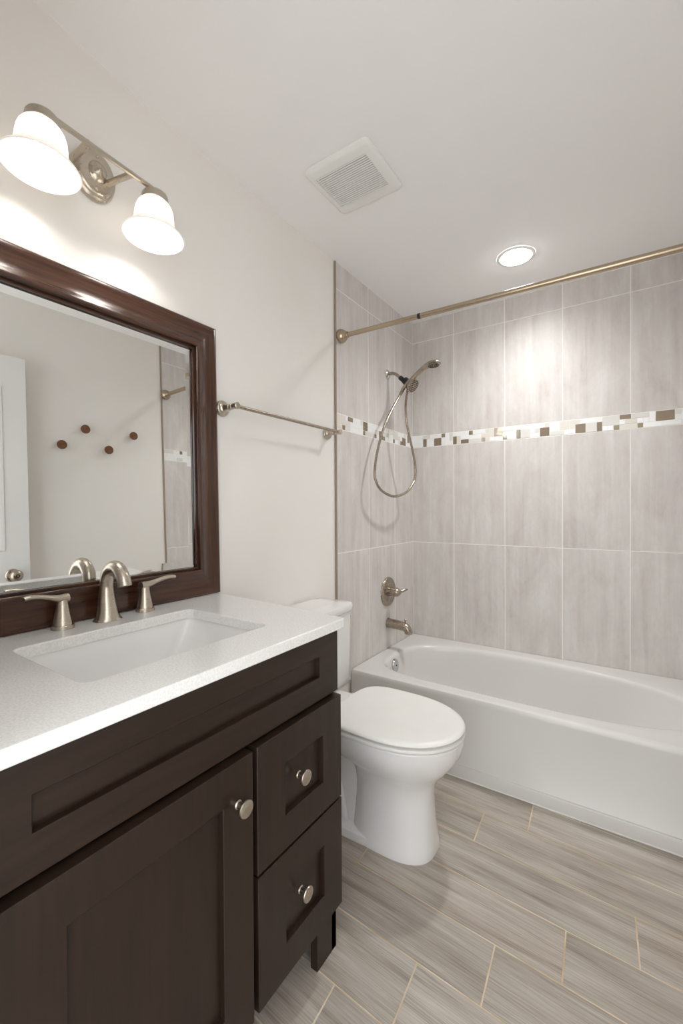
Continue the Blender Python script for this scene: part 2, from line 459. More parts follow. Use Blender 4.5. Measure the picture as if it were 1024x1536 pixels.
for i, (xa, xb, y) in enumerate(((-.001, .010, TRIM_L), (RX-.010, RX+.001, TRIM_R))):
    bm = NB(); box(bm, xa, xb, y-.0042, y+.0038, 0.002, 2.379, .0015)
    struct('trim_%d' % (i+1), bm, BRONZE)

# ------------------------------------------------------------------ bathtub
tb = thing('bathtub', (.76, 2.2, 0), 'white alcove bathtub with a flat apron against the tiled back wall', 'bathtub')
bm = NB()
TC = (.755, 2.20)
TX0, TX1, TY1 = .010, RX-.010, 2.594
def outer(yf, ins=0.0): return [(TX0+ins, yf), (TX1-ins, yf), (TX1-ins, TY1-ins), (TX0+ins, TY1-ins)]
angs = [2*PI*k/128 for k in range(128)]
for p in outer(1.846): angs.append(math.atan2(p[1]-TC[1], p[0]-TC[0]) % (2*PI))
for yf in (1.826, 1.858):
    for p in outer(yf): pass
angs = sorted(set(round(a, 6) for a in angs))
def oloop(yf, z, ins=0.0):
    base = outer(1.846); tgt = outer(yf, ins)
    L = []
    for a in angs:
        p = raycast(base, TC, a)
        # map the base rectangle onto the target rectangle so that corners stay corners
        u = (p[0]-base[0][0])/(base[1][0]-base[0][0]); v = (p[1]-base[0][1])/(base[2][1]-base[0][1])
        L.append(Vector((tgt[0][0]+u*(tgt[1][0]-tgt[0][0]), tgt[0][1]+v*(tgt[2][1]-tgt[0][1]), z)))
    return L
def bowl(x0, x1, y0, y1, nn, z):
    """super-elliptic outline, one exponent for each quadrant (back right, back left, front left, front right)"""
    cx, cy = .70*(x0+x1)/2*1.0/.70, (y0+y1)/2
    L = []
    for a in angs:
        d = (math.cos(a), math.sin(a))
        ox, oy = TC[0]-cx, TC[1]-cy
        lo_, hi_ = 0.0, 2.0
        for _ in range(40):
            t = (lo_+hi_)/2; X, Y = ox+d[0]*t, oy+d[1]*t
            q = nn[0] if X >= 0 and Y >= 0 else nn[1] if X < 0 and Y >= 0 else nn[2] if X < 0 else nn[3]
            ax = (x1-x0)/2; ay = (y1-y0)/2
            if (abs(X)/ax)**q+(abs(Y)/ay)**q < 1: lo_ = t
            else: hi_ = t
        L.append(Vector((TC[0]+d[0]*lo_, TC[1]+d[1]*lo_, z)))
    return L
NQ = (2.15, 2.8, 5.0, 2.9)
R0 = (.085, 1.432, 1.926, 2.506)
def rim(ins, z): return bowl(R0[0]+ins, R0[1]-ins, R0[2]+ins, R0[3]-ins, NQ, z)
loops = [oloop(1.826, .001), oloop(1.826, .051), oloop(1.8275, .0545), oloop(1.8345, .0555), oloop(1.836, .058), oloop(1.845, .33),
         oloop(1.8462, .343), oloop(1.850, .350, .001), oloop(1.857, .353, .002), oloop(1.868, .3532, .006)]
mid = [Vector((p.x*.35+q.x*.65, p.y*.35+q.y*.65, .3525)) for p, q in zip(loops[-1], rim(-.004, .352))]
loops += [mid, rim(-.012, .3522), rim(-.004, .3505), rim(.003, .346), rim(.008, .338), rim(.012, .325)]
loops += [bowl(.105, 1.385, 1.945, 2.488, NQ, .27), bowl(.125, 1.30, 1.965, 2.465, NQ, .19), bowl(.15, 1.22, 1.985, 2.445, (2.6, 3, 4, 3), .12),
          bowl(.175, 1.16, 2.01, 2.42, (2.8, 3, 3.5, 3), .085), bowl(.22, 1.10, 2.05, 2.38, (2.8, 3, 3, 3), .07)]
rings(bm, loops, cap0=True, cap1=True)
finish('tub_body', bm, ACRY, tb, ang=32)
bm = NB(); box(bm, TX0+.001, TX1-.001, 1.8225, 1.8262, .0005, .006, .001, 1)
tag(finish('caulk_line', bm, GROUTW, tb), 'pale caulk line')
bm = NB()
lathe(bm, (.1025, 2.150, .298), (1, .06, .12), [(-.004, .036), (.004, .036), (.0075, .034), (.009, .028), (.0095, .004), (.0085, .0001)], 40)
op = finish('overflow_plate', bm, CHROME, tb); op['label'] = 'round chrome overflow plate'
bm = NB(); lathe(bm, (.112, 2.1506, .2992), (1, .06, .12), [(-.002, .004), (.001, .004), (.0016, .0025)], 12)
finish('screw', bm, DARK, op)
bm = NB(); lathe(bm, (.30, 2.2, .068), (0, 0, 1), [(0, .032), (.004, .032), (.006, .028), (.0045, .012), (.008, .010)], 28)
finish('drain', bm, CHROME, tb)

# ------------------------------------------------------------------ toilet
YC = 1.384
tt = thing('toilet', (.35, YC, 0), 'white two-piece elongated toilet between the dark vanity and the tub', 'toilet')
bm = NB()
col = [(.335, .650, .112, 0.0, 2.8), (.337, .651, .113, .006, 2.8), (.341, .647, .108, .03, 2.7), (.345, .640, .100, .09, 2.6), (.348, .636, .096, .15, 2.5), (.348, .636, .096, .19, 2.4),
       (.345, .643, .102, .225, 2.35), (.335, .658, .115, .255, 2.3), (.315, .683, .137, .285, 2.25), (.292, .707, .157, .312, 2.2), (.268, .725, .173, .340, 2.2),
       (.252, .734, .182, .366, 2.2), (.247, .738, .185, .388, 2.2), (.247, .739, .186, .400, 2.2), (.252, .735, .182, .4045, 2.2), (.30, .70, .14, .405, 2.2)]
rings(bm, [egg(a, b, w, z, YC, nb=n+1.2 if z > .3 else n, nf=n) for a, b, w, z, n in col])
# rear trapway body, foot flange and tank deck
rings(bm, [egg(.10, .46, w, z, YC, nb=3.5, nf=2.5) for w, z in ((.078, .0), (.074, .10), (.070, .20), (.078, .29), (.10, .36), (.105, .40))])
rings(bm, [egg(.14, .60, w, z, YC, xc=.34, nb=2.6, nf=2.6) for w, z in ((.113, .0), (.114, .006), (.111, .026), (.104, .032), (.07, .034))])
for s in (-1, 1):
    tube(bm, catmull([(.14, YC+s*.045, .05), (.18, YC+s*.050, .16), (.225, YC+s*.052, .225), (.265, YC+s*.050, .20), (.295, YC+s*.048, .12), (.32, YC+s*.045, .03)], 8), .034, 16)
rings(bm, [rrect(.03, .34, YC-w, YC+w, .035, z) for w, z in ((.10, .33), (.112, .36), (.115, .395), (.115, .404), (.112, .408), (.09, .409))])
finish('bowl', bm, PORC, tt, ang=40)
bm = NB(); lathe(bm, (.273, YC-.092, .030), (0, 0, 1), [(0, .011), (.008, .011), (.014, .008), (.016, .003)], 18)
finish('bolt_cap', bm, PLAST, tt)
bm = NB()
def lid_l(ins, z): return egg(.276+ins, .742-ins, .192-ins, z, YC, xc=.49, nb=4.2, nf=2.12)
rings(bm, [lid_l(.05, .4085), lid_l(.006, .4085), lid_l(.001, .4105), lid_l(0, .4145), lid_l(.001, .4195), lid_l(.006, .4212), lid_l(.05, .4215)])
finish('seat', bm, PLAST, tt)
bm = NB()
rings(bm, [lid_l(.05, .4270), lid_l(.006, .4270), lid_l(.002, .4285), lid_l(0, .4325), lid_l(.002, .4365), lid_l(.007, .440), lid_l(.02, .4418), lid_l(.06, .4425), lid_l(.13, .443)])
finish('lid', bm, PLAST, tt)
for s in (-1, 1):
    bm = NB(); box(bm, .256, .30, YC+s*.075-.02, YC+s*.075+.02, .405, .424, .005)
    finish('hinge', bm, PLAST, tt)
bm = NB()
def tank(x1, hw, z, r=.03, bow=.014):
    L = rrect(.014, x1, YC-hw, YC+hw, r, z, 6); out = []
    for p in L:
        q = max(0, 1-((p.y-YC)/hw)**2)
        if p.x > .08: p.x += bow*q
        out.append(p)
    # straight front runs need points for the bow
    res = []
    n = len(out)
    for i in range(n):
        a, b = out[i], out[(i+1) % n]
        res.append(a)
        if abs(b.y-a.y) > .1 and min(a.x, b.x) > .08:
            for k in range(1, 8):
                p = a.lerp(b, k/8); p.x = x1+bow*max(0, 1-((p.y-YC)/hw)**2)
                res.append(p)
    return res
rings(bm, [tank(.150, .165, .411), tank(.172, .185, .425), tank(.180, .195, .45), tank(.184, .199, .60), tank(.186, .201, .733)])
finish('tank', bm, PORC, tt)
bm = NB()
rings(bm, [tank(.180, .196, .7365), tank(.192, .206, .7375), tank(.194, .208, .742), tank(.194, .208, .760), tank(.191, .205, .7665), tank(.184, .199, .769), tank(.12, .14, .7705)])
finish('tank_lid', bm, PORC, tt)
bm = NB(); tube(bm, [(.12, YC+.200, .70), (.12, YC+.214, .70)], .008, 12); tube(bm, [(.115, YC+.212, .70), (.165, YC+.214, .697)], [.006, .005], 10)
finish('flush_lever', bm, CHROME, tt)

# ------------------------------------------------------------------ vanity cabinet
va = thing('vanity_cabinet', (.28, .565, 0), 'dark espresso vanity cabinet with one door and two drawers', 'cabinet')
VY0, VY1, XF = .183, .932, .558
bm = NB(); 
for bx_ in ((.012, .535, VY0, VY0+.018, .105, .866), (.012, .535, VY1-.012, VY1+.006, .105, .866), (.012, .535, VY0+.018, VY1-.012, .105, .123),
            (.012, .020, VY0+.018, VY1-.012, .123, .60), (.515, .535, VY0+.018, VY1-.012, .123, .16), (.515, .535, VY0+.018, VY1-.012, .680, .715),
            (.515, .535, VY0+.018, VY1-.012, .840, .866), (.515, .535, .600, .634, .16, .680), (.515, .535, VY0+.018, VY0+.05, .16, .680), (.515, .535, .90, VY1-.012, .16, .680),
            (.515, .535, .634, .90, .41, .44)):
    box(bm, *bx_, .0008, 1)
finish('body', bm, ESPR_V, va)
for y0, y1 in ((VY0+.002, VY0+.085), (.856, .939)):
    bm = NB()
    # bracket foot: front board tapering down, with a side board
    rings(bm, [[Vector((x, y, z)) for y, z in ((y0, 0.001), (y1, 0.001), (y1, .135), (y0, .135))] for x in (.522, .543)])
    ys_ = (y1-.02, y1) if y1 > .5 else (y0, y0+.02)
    box(bm, .46, .543, ys_[0], ys_[1], .001, .12, .001, 1)
    finish('foot', bm, ESPR_V, va)
for y0, y1 in ((VY0+.004, VY0+.06), (.876, .932)):
    bm = NB(); box(bm, .03, .09, y0, y1, .001, .11, .001, 1); finish('foot', bm, ESPR_V, va)
def shaker(bm, x0, x1, y0, y1, z0, z1, py0, py1, pz0, pz1, dep=.012):
    def rc(x, a, b, c, d, i=0): return [Vector((x, a+i, c+i)), Vector((x, b-i, c+i)), Vector((x, b-i, d-i)), Vector((x, a+i, d-i))]
    rings(bm, [rc(x0, y0, y1, z0, z1), rc(x1-.0014, y0, y1, z0, z1), rc(x1, y0, y1, z0, z1, .0014),
               rc(x1, py0, py1, pz0, pz1), rc(x1-.001, py0, py1, pz0, pz1, .0012), rc(x1-dep, py0, py1, pz0, pz1, .0018)])
def knob(x, y, z, parent):
    bm = NB()
    lathe(bm, (x-.001, y, z), (1, 0, 0), [(0, .0085), (.002, .0088), (.004, .0068), (.010, .0062), (.015, .0075), (.019, .0125), (.0215, .0160), (.0235, .0168), (.0255, .0162), (.0268, .0125), (.0275, .006), (.0277, .0005)], 36)
    k = finish('knob', bm, NICK, parent); k['label'] = 'round brushed nickel knob'
bm = NB(); shaker(bm, .535, XF, VY0-.002, .932, .699, .863, .232, .855, .756, .809)
finish('false_front', bm, ESPR_H, va)
XD = .572
bm = NB(); shaker(bm, .536, XD, .187, .611, .140, .690, .266, .536, .215, .617)
dr = finish('door', bm, ESPR_V, va); knob(XD, .571, .606, dr)
bm = NB(); shaker(bm, .536, XD, .623, .926, .427, .692, .707, .848, .501, .620)
d1 = finish('drawer', bm, ESPR_V, va); knob(XD, .753, .571, d1)
bm = NB(); shaker(bm, .536, XD, .624, .927, .143, .421, .708, .850, .217, .344)
d2 = finish('drawer', bm, ESPR_V, va); knob(XD, .757, .302, d2)
d1['label'] = 'upper dark shaker drawer'; d2['label'] = 'lower dark shaker drawer'

# ------------------------------------------------------------------ countertop with sink
CZ = .892
HX0, HX1, HY0, HY1 = .148, .457, .345, .776
CC = ((HX0+HX1)/2, (HY0+HY1)/2)
cp = [(.0015, .166), (.580, .166), (.580, .937), (.0015, .984)]
def rnd_poly(p, r, k=5):
    out = []
    n = len(p)
    for i in range(n):
        A, B, Cc = Vector(p[i-1]), Vector(p[i]), Vector(p[(i+1) % n])
        u = (A-B).normalized(); v = (Cc-B).normalized()
        rr = r if B.x > .1 else .0008
        for j in range(k+1):
            t = j/k
            out.append(tuple((B+u*rr)*(1-t)**2+B*2*t*(1-t)+(B+v*rr)*t*t))
    return out
cpo = rnd_poly(cp, .010)
def off(p, d):
    c = Vector(CC); return [tuple(Vector(q)+(c-Vector(q)).normalized()*d*1.2) for q in p]
hole = [(q.x, q.y) for q in rrect(HX0, HX1, HY0, HY1, .022, 0)]
ca = sorted(set([round(math.atan2(q[1]-CC[1], q[0]-CC[0]) % (2*PI), 6) for q in cpo+hole] + [round(2*PI*k/48, 6) for k in range(48)]))
def RL(poly, z): return [Vector((*raycast(poly, CC, a), z)) for a in ca]
def hl(d): return [(q.x, q.y) for q in rrect(HX0-d, HX1+d, HY0-d, HY1+d, .022+d, 0)]
ct = NB()
rings(ct, [RL(hole, CZ-.025), RL(hole, CZ-.003), RL(hl(.001), CZ-.0008), RL(hl(.003), CZ), RL(off(cpo, .003), CZ), RL(off(cpo, .0008), CZ-.001), RL(cpo, CZ-.0035), RL(cpo, CZ-.023), RL(off(cpo, .002), CZ-.025), RL(hole, CZ-.025)], cap0=False, cap1=False)
bmesh.ops.remove_doubles(ct, verts=ct.verts[:], dist=1e-6)
tag(finish('countertop', ct, QUARTZ, None, ang=12), 'white speckled quartz countertop on the dark vanity cabinet', 'countertop')

sk = thing('sink', (CC[0], CC[1], .74), 'white rectangular undermount sink set into the quartz countertop', 'sink')
bm = NB()
def sl(i, z, r): return rrect(HX0+i[0], HX1-i[1], HY0+i[2], HY1-i[3], r, z)
rings(bm, [sl((-.02,)*4, CZ-.0256, .03), sl((-.004,)*4, CZ-.0256, .024), sl((-.002,)*4, CZ-.030, .024), sl((.004, .006, .012, .014), CZ-.06, .026), sl((.014, .016, .04, .05), CZ-.115, .03),
           sl((.028, .03, .065, .085), CZ-.140, .032), sl((.05, .055, .10, .12), CZ-.149, .03), sl((.10, .11, .17, .19), CZ-.152, .02)], cap0=False)
finish('basin', bm, PORC, sk)
bm = NB(); lathe(bm, (CC[0]-.01, CC[1]-.01, CZ-.1525), (0, 0, 1), [(0, .028), (.003, .028), (.0045, .025), (.003, .014), (.007, .012), (.0085, .002)], 28)
finish('drain', bm, NICK, sk)

# ------------------------------------------------------------------ faucet
fa = thing('faucet', (.065, .583, CZ), 'brushed nickel widespread faucet with an arched spout and two lever handles', 'faucet')
bm = NB()
path = [Vector((.0705, .583, CZ+.0003))] + catmull([(.0705, .583, CZ+.0025), (.0705, .583, CZ+.008), (.069, .583, CZ+.03), (.066, .583, CZ+.062), (.067, .583, CZ+.095), (.077, .583, CZ+.123), (.100, .583, CZ+.139), (.126, .583, CZ+.136), (.146, .583, CZ+.117), (.154, .583, CZ+.099)], 7)
n = len(path); rad = []; ell = []
for i in range(n):
    t = i/(n-1)
    rad.append(.0315-.0147*min(1, t/.42)**.8 if t < .42 else .0168-.0010*(t-.42))
    ell.append((1.0, 1.12-.12*min(1, t/.4)))
tube(bm, path, rad, 28, ell=ell, hint=(1, 0, 0))
finish('spout', bm, NICK, fa)
bm = NB(); lathe(bm, (.154, .583, CZ+.0985), (.25, 0, -1), [(-.004, .0160), (.0025, .0162), (.004, .0138), (.0035, .008)], 24)
finish('aerator', bm, NICK, fa)
for y, s in ((.480, -1), (.692, 1)):
    bm = NB()
    bx = .0615
    lathe(bm, (bx, y, CZ), (0, 0, 1), [(.0002, .0250), (.008, .0246), (.0095, .0232), (.010, .0215)], 32)
    bs = finish('base_ring', bm, NICK, fa)
    bm = NB()
    L = []
    for z, r, e in ((.0098, .0215, 1), (.02, .0196, 1), (.035, .0166, 1), (.050, .0140, .97), (.062, .0126, .95), (.072, .0122, .95)):
        L.append([Vector((bx+r*e*math.cos(2*PI*k/28), y+r*math.sin(2*PI*k/28), CZ+z)) for k in range(28)])
    rings(bm, L)
    finish('handle_body', bm, NICK, fa)
    bm = NB()
    p = catmull([(bx, y-s*.0125, CZ+.0730), (bx, y-s*.002, CZ+.0728), (bx+.002, y+s*.012, CZ+.0745), (bx+.005, y+s*.030, CZ+.0795), (bx+.009, y+s*.052, CZ+.0855), (bx+.012, y+s*.072, CZ+.0880), (bx+.0135, y+s*.086, CZ+.0865)], 6)
    m_ = len(p)
    vr_ = [.0100, .0102, .0085, .0062, .0054, .0052, .0050]; hr_ = [.0125, .0125, .0115, .0100, .0095, .0092, .0088]
    def at_(T, i):
        q = i/(m_-1)*(len(T)-1); j = min(int(q), len(T)-2); return T[j]+(T[j+1]-T[j])*(q-j)
    tube(bm, p, 1.0, 20, ell=[(at_(vr_, i), at_(hr_, i)) for i in range(m_)], hint=(0, 0, 1))
    finish('lever', bm, NICK, fa)

# ------------------------------------------------------------------ mirror
AL = .0166
mo = Vector((.016, .192, CZ+.0008)); MWD, MH = .796, .905
vv = Vector((-math.sin(AL), 0, math.cos(AL))); ww = Vector((math.cos(AL), 0, math.sin(AL))); uu = Vector((0, 1, 0))
def mp_(u, v, w): return mo+uu*u+vv*v+ww*w
mi_ = thing('framed_mirror', tuple(mp_(MWD/2, 0, .004)), 'large rectangular mirror in a dark wood frame standing on the countertop', 'mirror')
prof = [(0, 0), (0, .0125), (.0015, .0145), (.006, .0158), (.016, .0148), (.030, .0143), (.046, .0152), (.058, .0178), (.067, .0218), (.074, .0252), (.080, .0265), (.0855, .0262), (.0885, .0245), (.0895, .0215), (.0897, .0165),
        (.0905, .0150), (.0935, .0158), (.0965, .0150), (.0975, .0125), (.0978, .0085)]
def rect_pt(corner, d, w):
    u = (d, MWD-d, MWD-d, d)[corner]; v = (d, d, MH-d, MH-d)[corner]; return mp_(u, v, w)
for side in range(4):
    bm = NB(); a, b = side, (side+1) % 4
    A = [bm.verts.new(rect_pt(a, d, w)) for d, w in prof]; B = [bm.verts.new(rect_pt(b, d, w)) for d, w in prof]
    for i in range(len(prof)-1): bm.faces.new((A[i], B[i], B[i+1], A[i+1]))
    bm.faces.new((A[0], A[-1], B[-1], B[0])); bm.faces.new(A[::-1]); bm.faces.new(B)
    finish('frame_rail' if side % 2 == 0 else 'frame_stile', bm, FRM_H if side % 2 == 0 else FRM_V, mi_, ang=50)
bm = NB()
def gl(d, w): return [rect_pt(c, d, w) for c in range(4)]
rings(bm, [gl(.094, .004), gl(.094, .0065), gl(.121, .0085)])
finish('mirror_glass', bm, MIRROR, mi_, smooth=False)

# ------------------------------------------------------------------ vanity light
LT = .045                                     # the fixture hangs slightly out of level
PL = Vector((0, .592, 2.077))
rotx = Matrix.Translation(PL) @ Matrix.Rotation(-LT, 4, 'X') @ Matrix.Translation(-PL)
vl_ = thing('vanity_light', (0.002, .592, 2.082), 'two-shade brushed nickel bath light on the wall above the mirror', 'wall light')
def lp(name, bm, m, parent=vl_, **k):
    bmesh.ops.transform(bm, matrix=rotx, verts=bm.verts[:]); return finish(name, bm, m, parent, **k)
bm = NB(); lathe(bm, (.001, PL.y, PL.z), (1, 0, 0), [(0, .056), (.006, .056), (.010, .054), (.013, .050), (.015, .0485), (.019, .047), (.022, .043), (.023, .032), (.024, .024), (.030, .021), (.034, .014), (.038, .007), (.042, .004), (.043, .0005)], 48, sy=1.22, su=1.0)
bp = lp('backplate', bm, NICK)
for dz in (-.043, .043):
    bm = NB(); lathe(bm, (.022, PL.y, PL.z+dz), (1, 0, 0), [(0, .005), (.003, .005), (.0045, .003), (.005, .0005)], 16)
    lp('screw', bm, NICK, bp)
XBAR, ZB = .128, 2.051
Y0, Y1 = .437, .708
bm = NB(); tube(bm, [(XBAR, Y0, ZB), (XBAR, Y1, ZB)], .0062, 16)
br = lp('bar', bm, NICK)
for y in (Y0, Y1):
    s = -1 if y < .6 else 1
    bm = NB(); lathe(bm, (XBAR, y-s*.008, ZB), (0, s, 0), [(0, .0065), (.002, .0088), (.006, .0092), (.010, .0075), (.014, .0082), (.019, .0095), (.024, .0075), (.027, .001)], 20)
    lp('finial', bm, NICK, br)
for y in (.520, .628):
    bm = NB(); tube(bm, [(.016, y+(.008 if y < .6 else -.008), PL.z-.010), (XBAR, y, ZB)], .0082, 18); lp('arm', bm, NICK)
for y in (.425, .694):
    zc = ZB-.010
    bm = NB(); lathe(bm, (XBAR, y, zc+.006), (0, 0, -1), [(0, .010), (.004, .022), (.008, .030), (.014, .0335), (.030, .0350), (.032, .033), (.033, .028)], 32)
    lp('socket_cup', bm, NICK)
    bm = NB()
    P0 = [(.022, .0300), (.026, .0345), (.031, .0390), (.040, .0440), (.052, .0475), (.068, .0495), (.083, .0508), (.094, .0530), (.104, .0580), (.114, .0660), (.124, .0750), (.130, .0785)]
    t_ = .003
    prof2 = P0+[(d-.0005, r-t_*.6) for d, r in [(P0[-1][0]+.0015, P0[-1][1]-.0005)]]+[(d-.001, r-t_) for d, r in P0[::-1]]
    prof2 = [(d*.9+.002, r) for d, r in prof2]
    lathe(bm, (XBAR, y, zc), (0, 0, -1), prof2, 48, cap0=False, cap1=False)
    lp('glass_shade', bm, SHADE)
    bm = NB()
    lathe(bm, (XBAR, y, zc), (0, 0, -1), [(.020, .010), (.024, .012), (.032, .018), (.042, .0240), (.052, .0265), (.062, .0260), (.072, .0222), (.080, .015), (.0835, .006), (.084, .0005)], 28)
    tag(lp('bulb', bm, BULB), 'lit bulb inside the shade')

# ------------------------------------------------------------------ towel bar
tw = thing('towel_bar', (.0, 1.338, 1.53), 'brushed nickel towel bar on the painted wall right of the mirror', 'towel bar')
ZT = 1.533
for y, s in ((1.023, -1), (1.652, 1)):
    bm = NB(); lathe(bm, (.0008, y, ZT), (1, 0, 0), [(0, .0285), (.004, .0285), (.007, .0265), (.010, .0260), (.013, .0215), (.017, .0200), (.021, .0145), (.030, .0115), (.038, .0100), (.040, .0118), (.043, .0118), (.045, .0100), (.050, .0092), (.053, .0110), (.056, .0110), (.058, .0095), (.066, .0095), (.080, .0120), (.083, .0118), (.085, .0095), (.0855, .001)], 32)
    finish('bracket', bm, NICK, tw)
bm = NB(); tube(bm, [(.072, 1.012, ZT), (.072, 1.664, ZT)], .0068, 18)
finish('rail', bm, NICKD, tw)

# ------------------------------------------------------------------ shower rod
sr = thing('shower_rod', (.76, 1.78, 2.024), 'straight brushed nickel shower curtain rod spanning above the tub', 'shower rod')
def ry(x): return 1.757+.028*x
ZR = 2.024
bm = NB(); tube(bm, [(.02, ry(.02), ZR), (1.02, ry(1.02), ZR)], .0112, 24); finish('inner_tube', bm, ROD, sr)
bm = NB(); tube(bm, [(1.000, ry(1.0), ZR), (1.001, ry(1.001), ZR), (1.49, ry(1.49), ZR)], [.0118, .0126, .0126], 24); finish('outer_tube', bm, ROD, sr)
bm = NB(); lathe(bm, (.417, ry(.417), ZR), (1, .028, 0), [(0, .0113), (.0005, .0119), (.0135, .0119), (.014, .0113)], 24)
tag(finish('band', bm, BLACK, sr), 'black band')
for x, s in ((.0084, 1), (RX-.0084, -1)):
    bm = NB(); lathe(bm, (x, ry(x), ZR), (s, 0, 0), [(0, .033), (.006, .0338), (.012, .0335), (.022, .0300), (.031, .0235), (.037, .0165), (.039, .0150), (.042, .0165), (.046, .0165), (.049, .0140)], 36)
    finish('end_cap', bm, ROD, sr)

# ------------------------------------------------------------------ shower head
sh = thing('shower_set', (.0085, 2.252, 1.964), 'brushed nickel shower head with a hand shower on a looped hose', 'shower')
bm = NB(); lathe(bm, (.0084, 2.252, 1.964), (1, 0, 0), [(0, .027), (.003, .027), (.008, .022), (.012, .014), (.0125, .010)], 32); tag(finish('wall_flange', bm, CHROME, sh), 'chrome wall flange')
bm = NB(); tube(bm, catmull([(.012, 2.252, 1.964), (.035, 2.252, 1.965), (.060, 2.251, 1.957), (.083, 2.25, 1.938), (.098, 2.25, 1.924)], 6), .0092, 18); finish('arm', bm, NICKD, sh)
bm = NB()
tube(bm, [(.092, 2.25, 1.930), (.110, 2.25, 1.914)], .0135, 18)
tube(bm, [(.108, 2.25, 1.916), (.122, 2.25, 1.902)], .0105, 16)
lathe(bm, (.117, 2.25, 1.913), (.72, 0, -.69), [(0, .012), (.004, .0205), (.022, .0215), (.028, .016), (.036, .014)], 24)
tube(bm, [(.122, 2.25, 1.90), (.128, 2.248, 1.918)], .011, 14)
tube(bm, [(.135, 2.232, 1.888), (.135, 2.265, 1.888)], .013, 16)
tube(bm, [(.136, 2.25, 1.89), (.138, 2.253, 1.862)], [.012, .009], 14)
tag(finish('diverter', bm, BLACK, sh), 'black diverter bracket')
bm = NB()
ax = Vector((.80, -.12, -.58))
lathe(bm, (.148, 2.252, 1.888), ax, [(-.012, .010), (0, .014), (.012, .030), (.022, .040), (.030, .0418), (.034, .041)], 36)
fh = finish('fixed_head', bm, NICKD, sh)
def nozzle_face(c, ax, R, name, parent, m=CHROME):
    bm = NB(); lathe(bm, c, ax, [(-.002, R), (.0012, R), (.002, R*.97), (.0022, .001)], 32); f = finish(name, bm, m, parent)
    bm = NB(); u, v, a = frame_from(ax)
    for rr, k in ((R*.3, 6), (R*.58, 12), (R*.84, 18)):
        for i in range(k):
            t = 2*PI*i/k; p = Vector(c)+u*rr*math.cos(t)+v*rr*math.sin(t)
            lathe(bm, p, a, [(.001, R*.095), (.0042, R*.085), (.0045, .0003)], 8)
    return bm
axn = ax.normalized()
nb = nozzle_face(Vector((.148, 2.252, 1.888))+axn*.034, ax, .037, 'spray_face', fh, NICKD); finish('nozzles', nb, BLACK, fh)
bm = NB()
hp = catmull([(.108, 2.243, 1.856), (.140, 2.240, 1.886), (.170, 2.239, 1.905), (.205, 2.238, 1.931), (.238, 2.237, 1.951), (.268, 2.236, 1.9635), (.298, 2.235, 1.9695), (.326, 2.235, 1.9685), (.344, 2.235, 1.9645)], 6)
nh = len(hp)
tv = [.0090, .0110, .0120, .0122, .0125, .0128, .0125, .0100, .0035]; th = [.0090, .0110, .0122, .0130, .0165, .0270, .0365, .0330, .0090]
def at2(T, i):
    q = i/(nh-1)*(len(T)-1); j = min(int(q), len(T)-2); return T[j]+(T[j+1]-T[j])*(q-j)
tube(bm, hp, 1.0, 24, ell=[(at2(tv, i), at2(th, i)) for i in range(nh)], hint=(0, 0, 1))
hs = finish('hand_shower', bm, NICKD, sh, ang=50)
nb = nozzle_face(Vector((.301, 2.235, 1.9565)), (.10, -.05, -1), .031, 'spray_face', hs, NICKD); finish('nozzles', nb, BLACK, hs)
H = [(.1155, 2.248, 1.866), (.104, 2.222, 1.821), (.09, 2.152, 1.73), (.08, 2.076, 1.62), (.075, 2.017, 1.499), (.075, 1.984, 1.401), (.08, 1.975, 1.336), (.09, 2.01, 1.28), (.1, 2.093, 1.249), (.11, 2.169, 1.245), (.125, 2.267, 1.273), (.135, 2.341, 1.336), (.14, 2.352, 1.396), (.14, 2.331, 1.47), (.137, 2.284, 1.576), (.133, 2.247, 1.668), (.13, 2.241, 1.742), (.132, 2.243, 1.793), (.138, 2.255, 1.862)]
hpth = catmull(H, 34)
bm = NB(); tube(bm, hpth, [.0068+(.0006 if i % 2 else -.0004) for i in range(len(hpth))], 10)
finish('hose', bm, NICKD, sh, ang=60)
bm = NB(); tube(bm, catmull([(.1165, 2.247, 1.869), (.110, 2.236, 1.845), (.104, 2.222, 1.822)], 5), [.0105]*8+[.0095, .0085, .008], 14); finish('hose_cuff', bm, NICKD, sh)

# ------------------------------------------------------------------ shower valve and tub spout
va2 = thing('shower_valve', (.0085, 2.245, .686), 'round brushed nickel shower valve plate with lever above the tub spout', 'shower valve')
bm = NB(); lathe(bm, (.0084, 2.245, .686), (1, 0, 0), [(0, .085), (.004, .085), (.008, .083), (.011, .078), (.0115, .03), (.012, .001)], 56); finish('escutcheon', bm, NICKD, va2)
bm = NB(); lathe(bm, (.018, 2.245, .688), (1, 0, 0), [(0, .0285), (.026, .027), (.028, .0235), (.040, .0225), (.042, .026), (.050, .0265), (.058, .0235), (.070, .015), (.073, .010), (.0735, .001)], 32); hd = finish('handle', bm, NICKD, va2)
bm = NB(); tube(bm, catmull([(.066, 2.246, .688), (.082, 2.262, .690), (.098, 2.285, .697), (.108, 2.302, .703)], 6), [.0105]*4+[.0085]*10+[.0075]*4+[.0065], 14); finish('lever', bm, NICKD, hd)
ts = thing('tub_spout', (.0085, 2.245, .50), 'brushed nickel tub spout on the tiled wall below the shower valve', 'tub spout')
bm = NB()
p = catmull([(.0084, 2.245, .502), (.04, 2.245, .5005), (.08, 2.245, .498), (.112, 2.245, .494), (.132, 2.245, .484), (.140, 2.245, .468), (.1405, 2.245, .458)], 6)
tube(bm, p, [.0285-.0065*(i/(len(p)-1)) for i in range(len(p))], 26, hint=(0, 0, 1)); finish('body', bm, NICKD, ts)
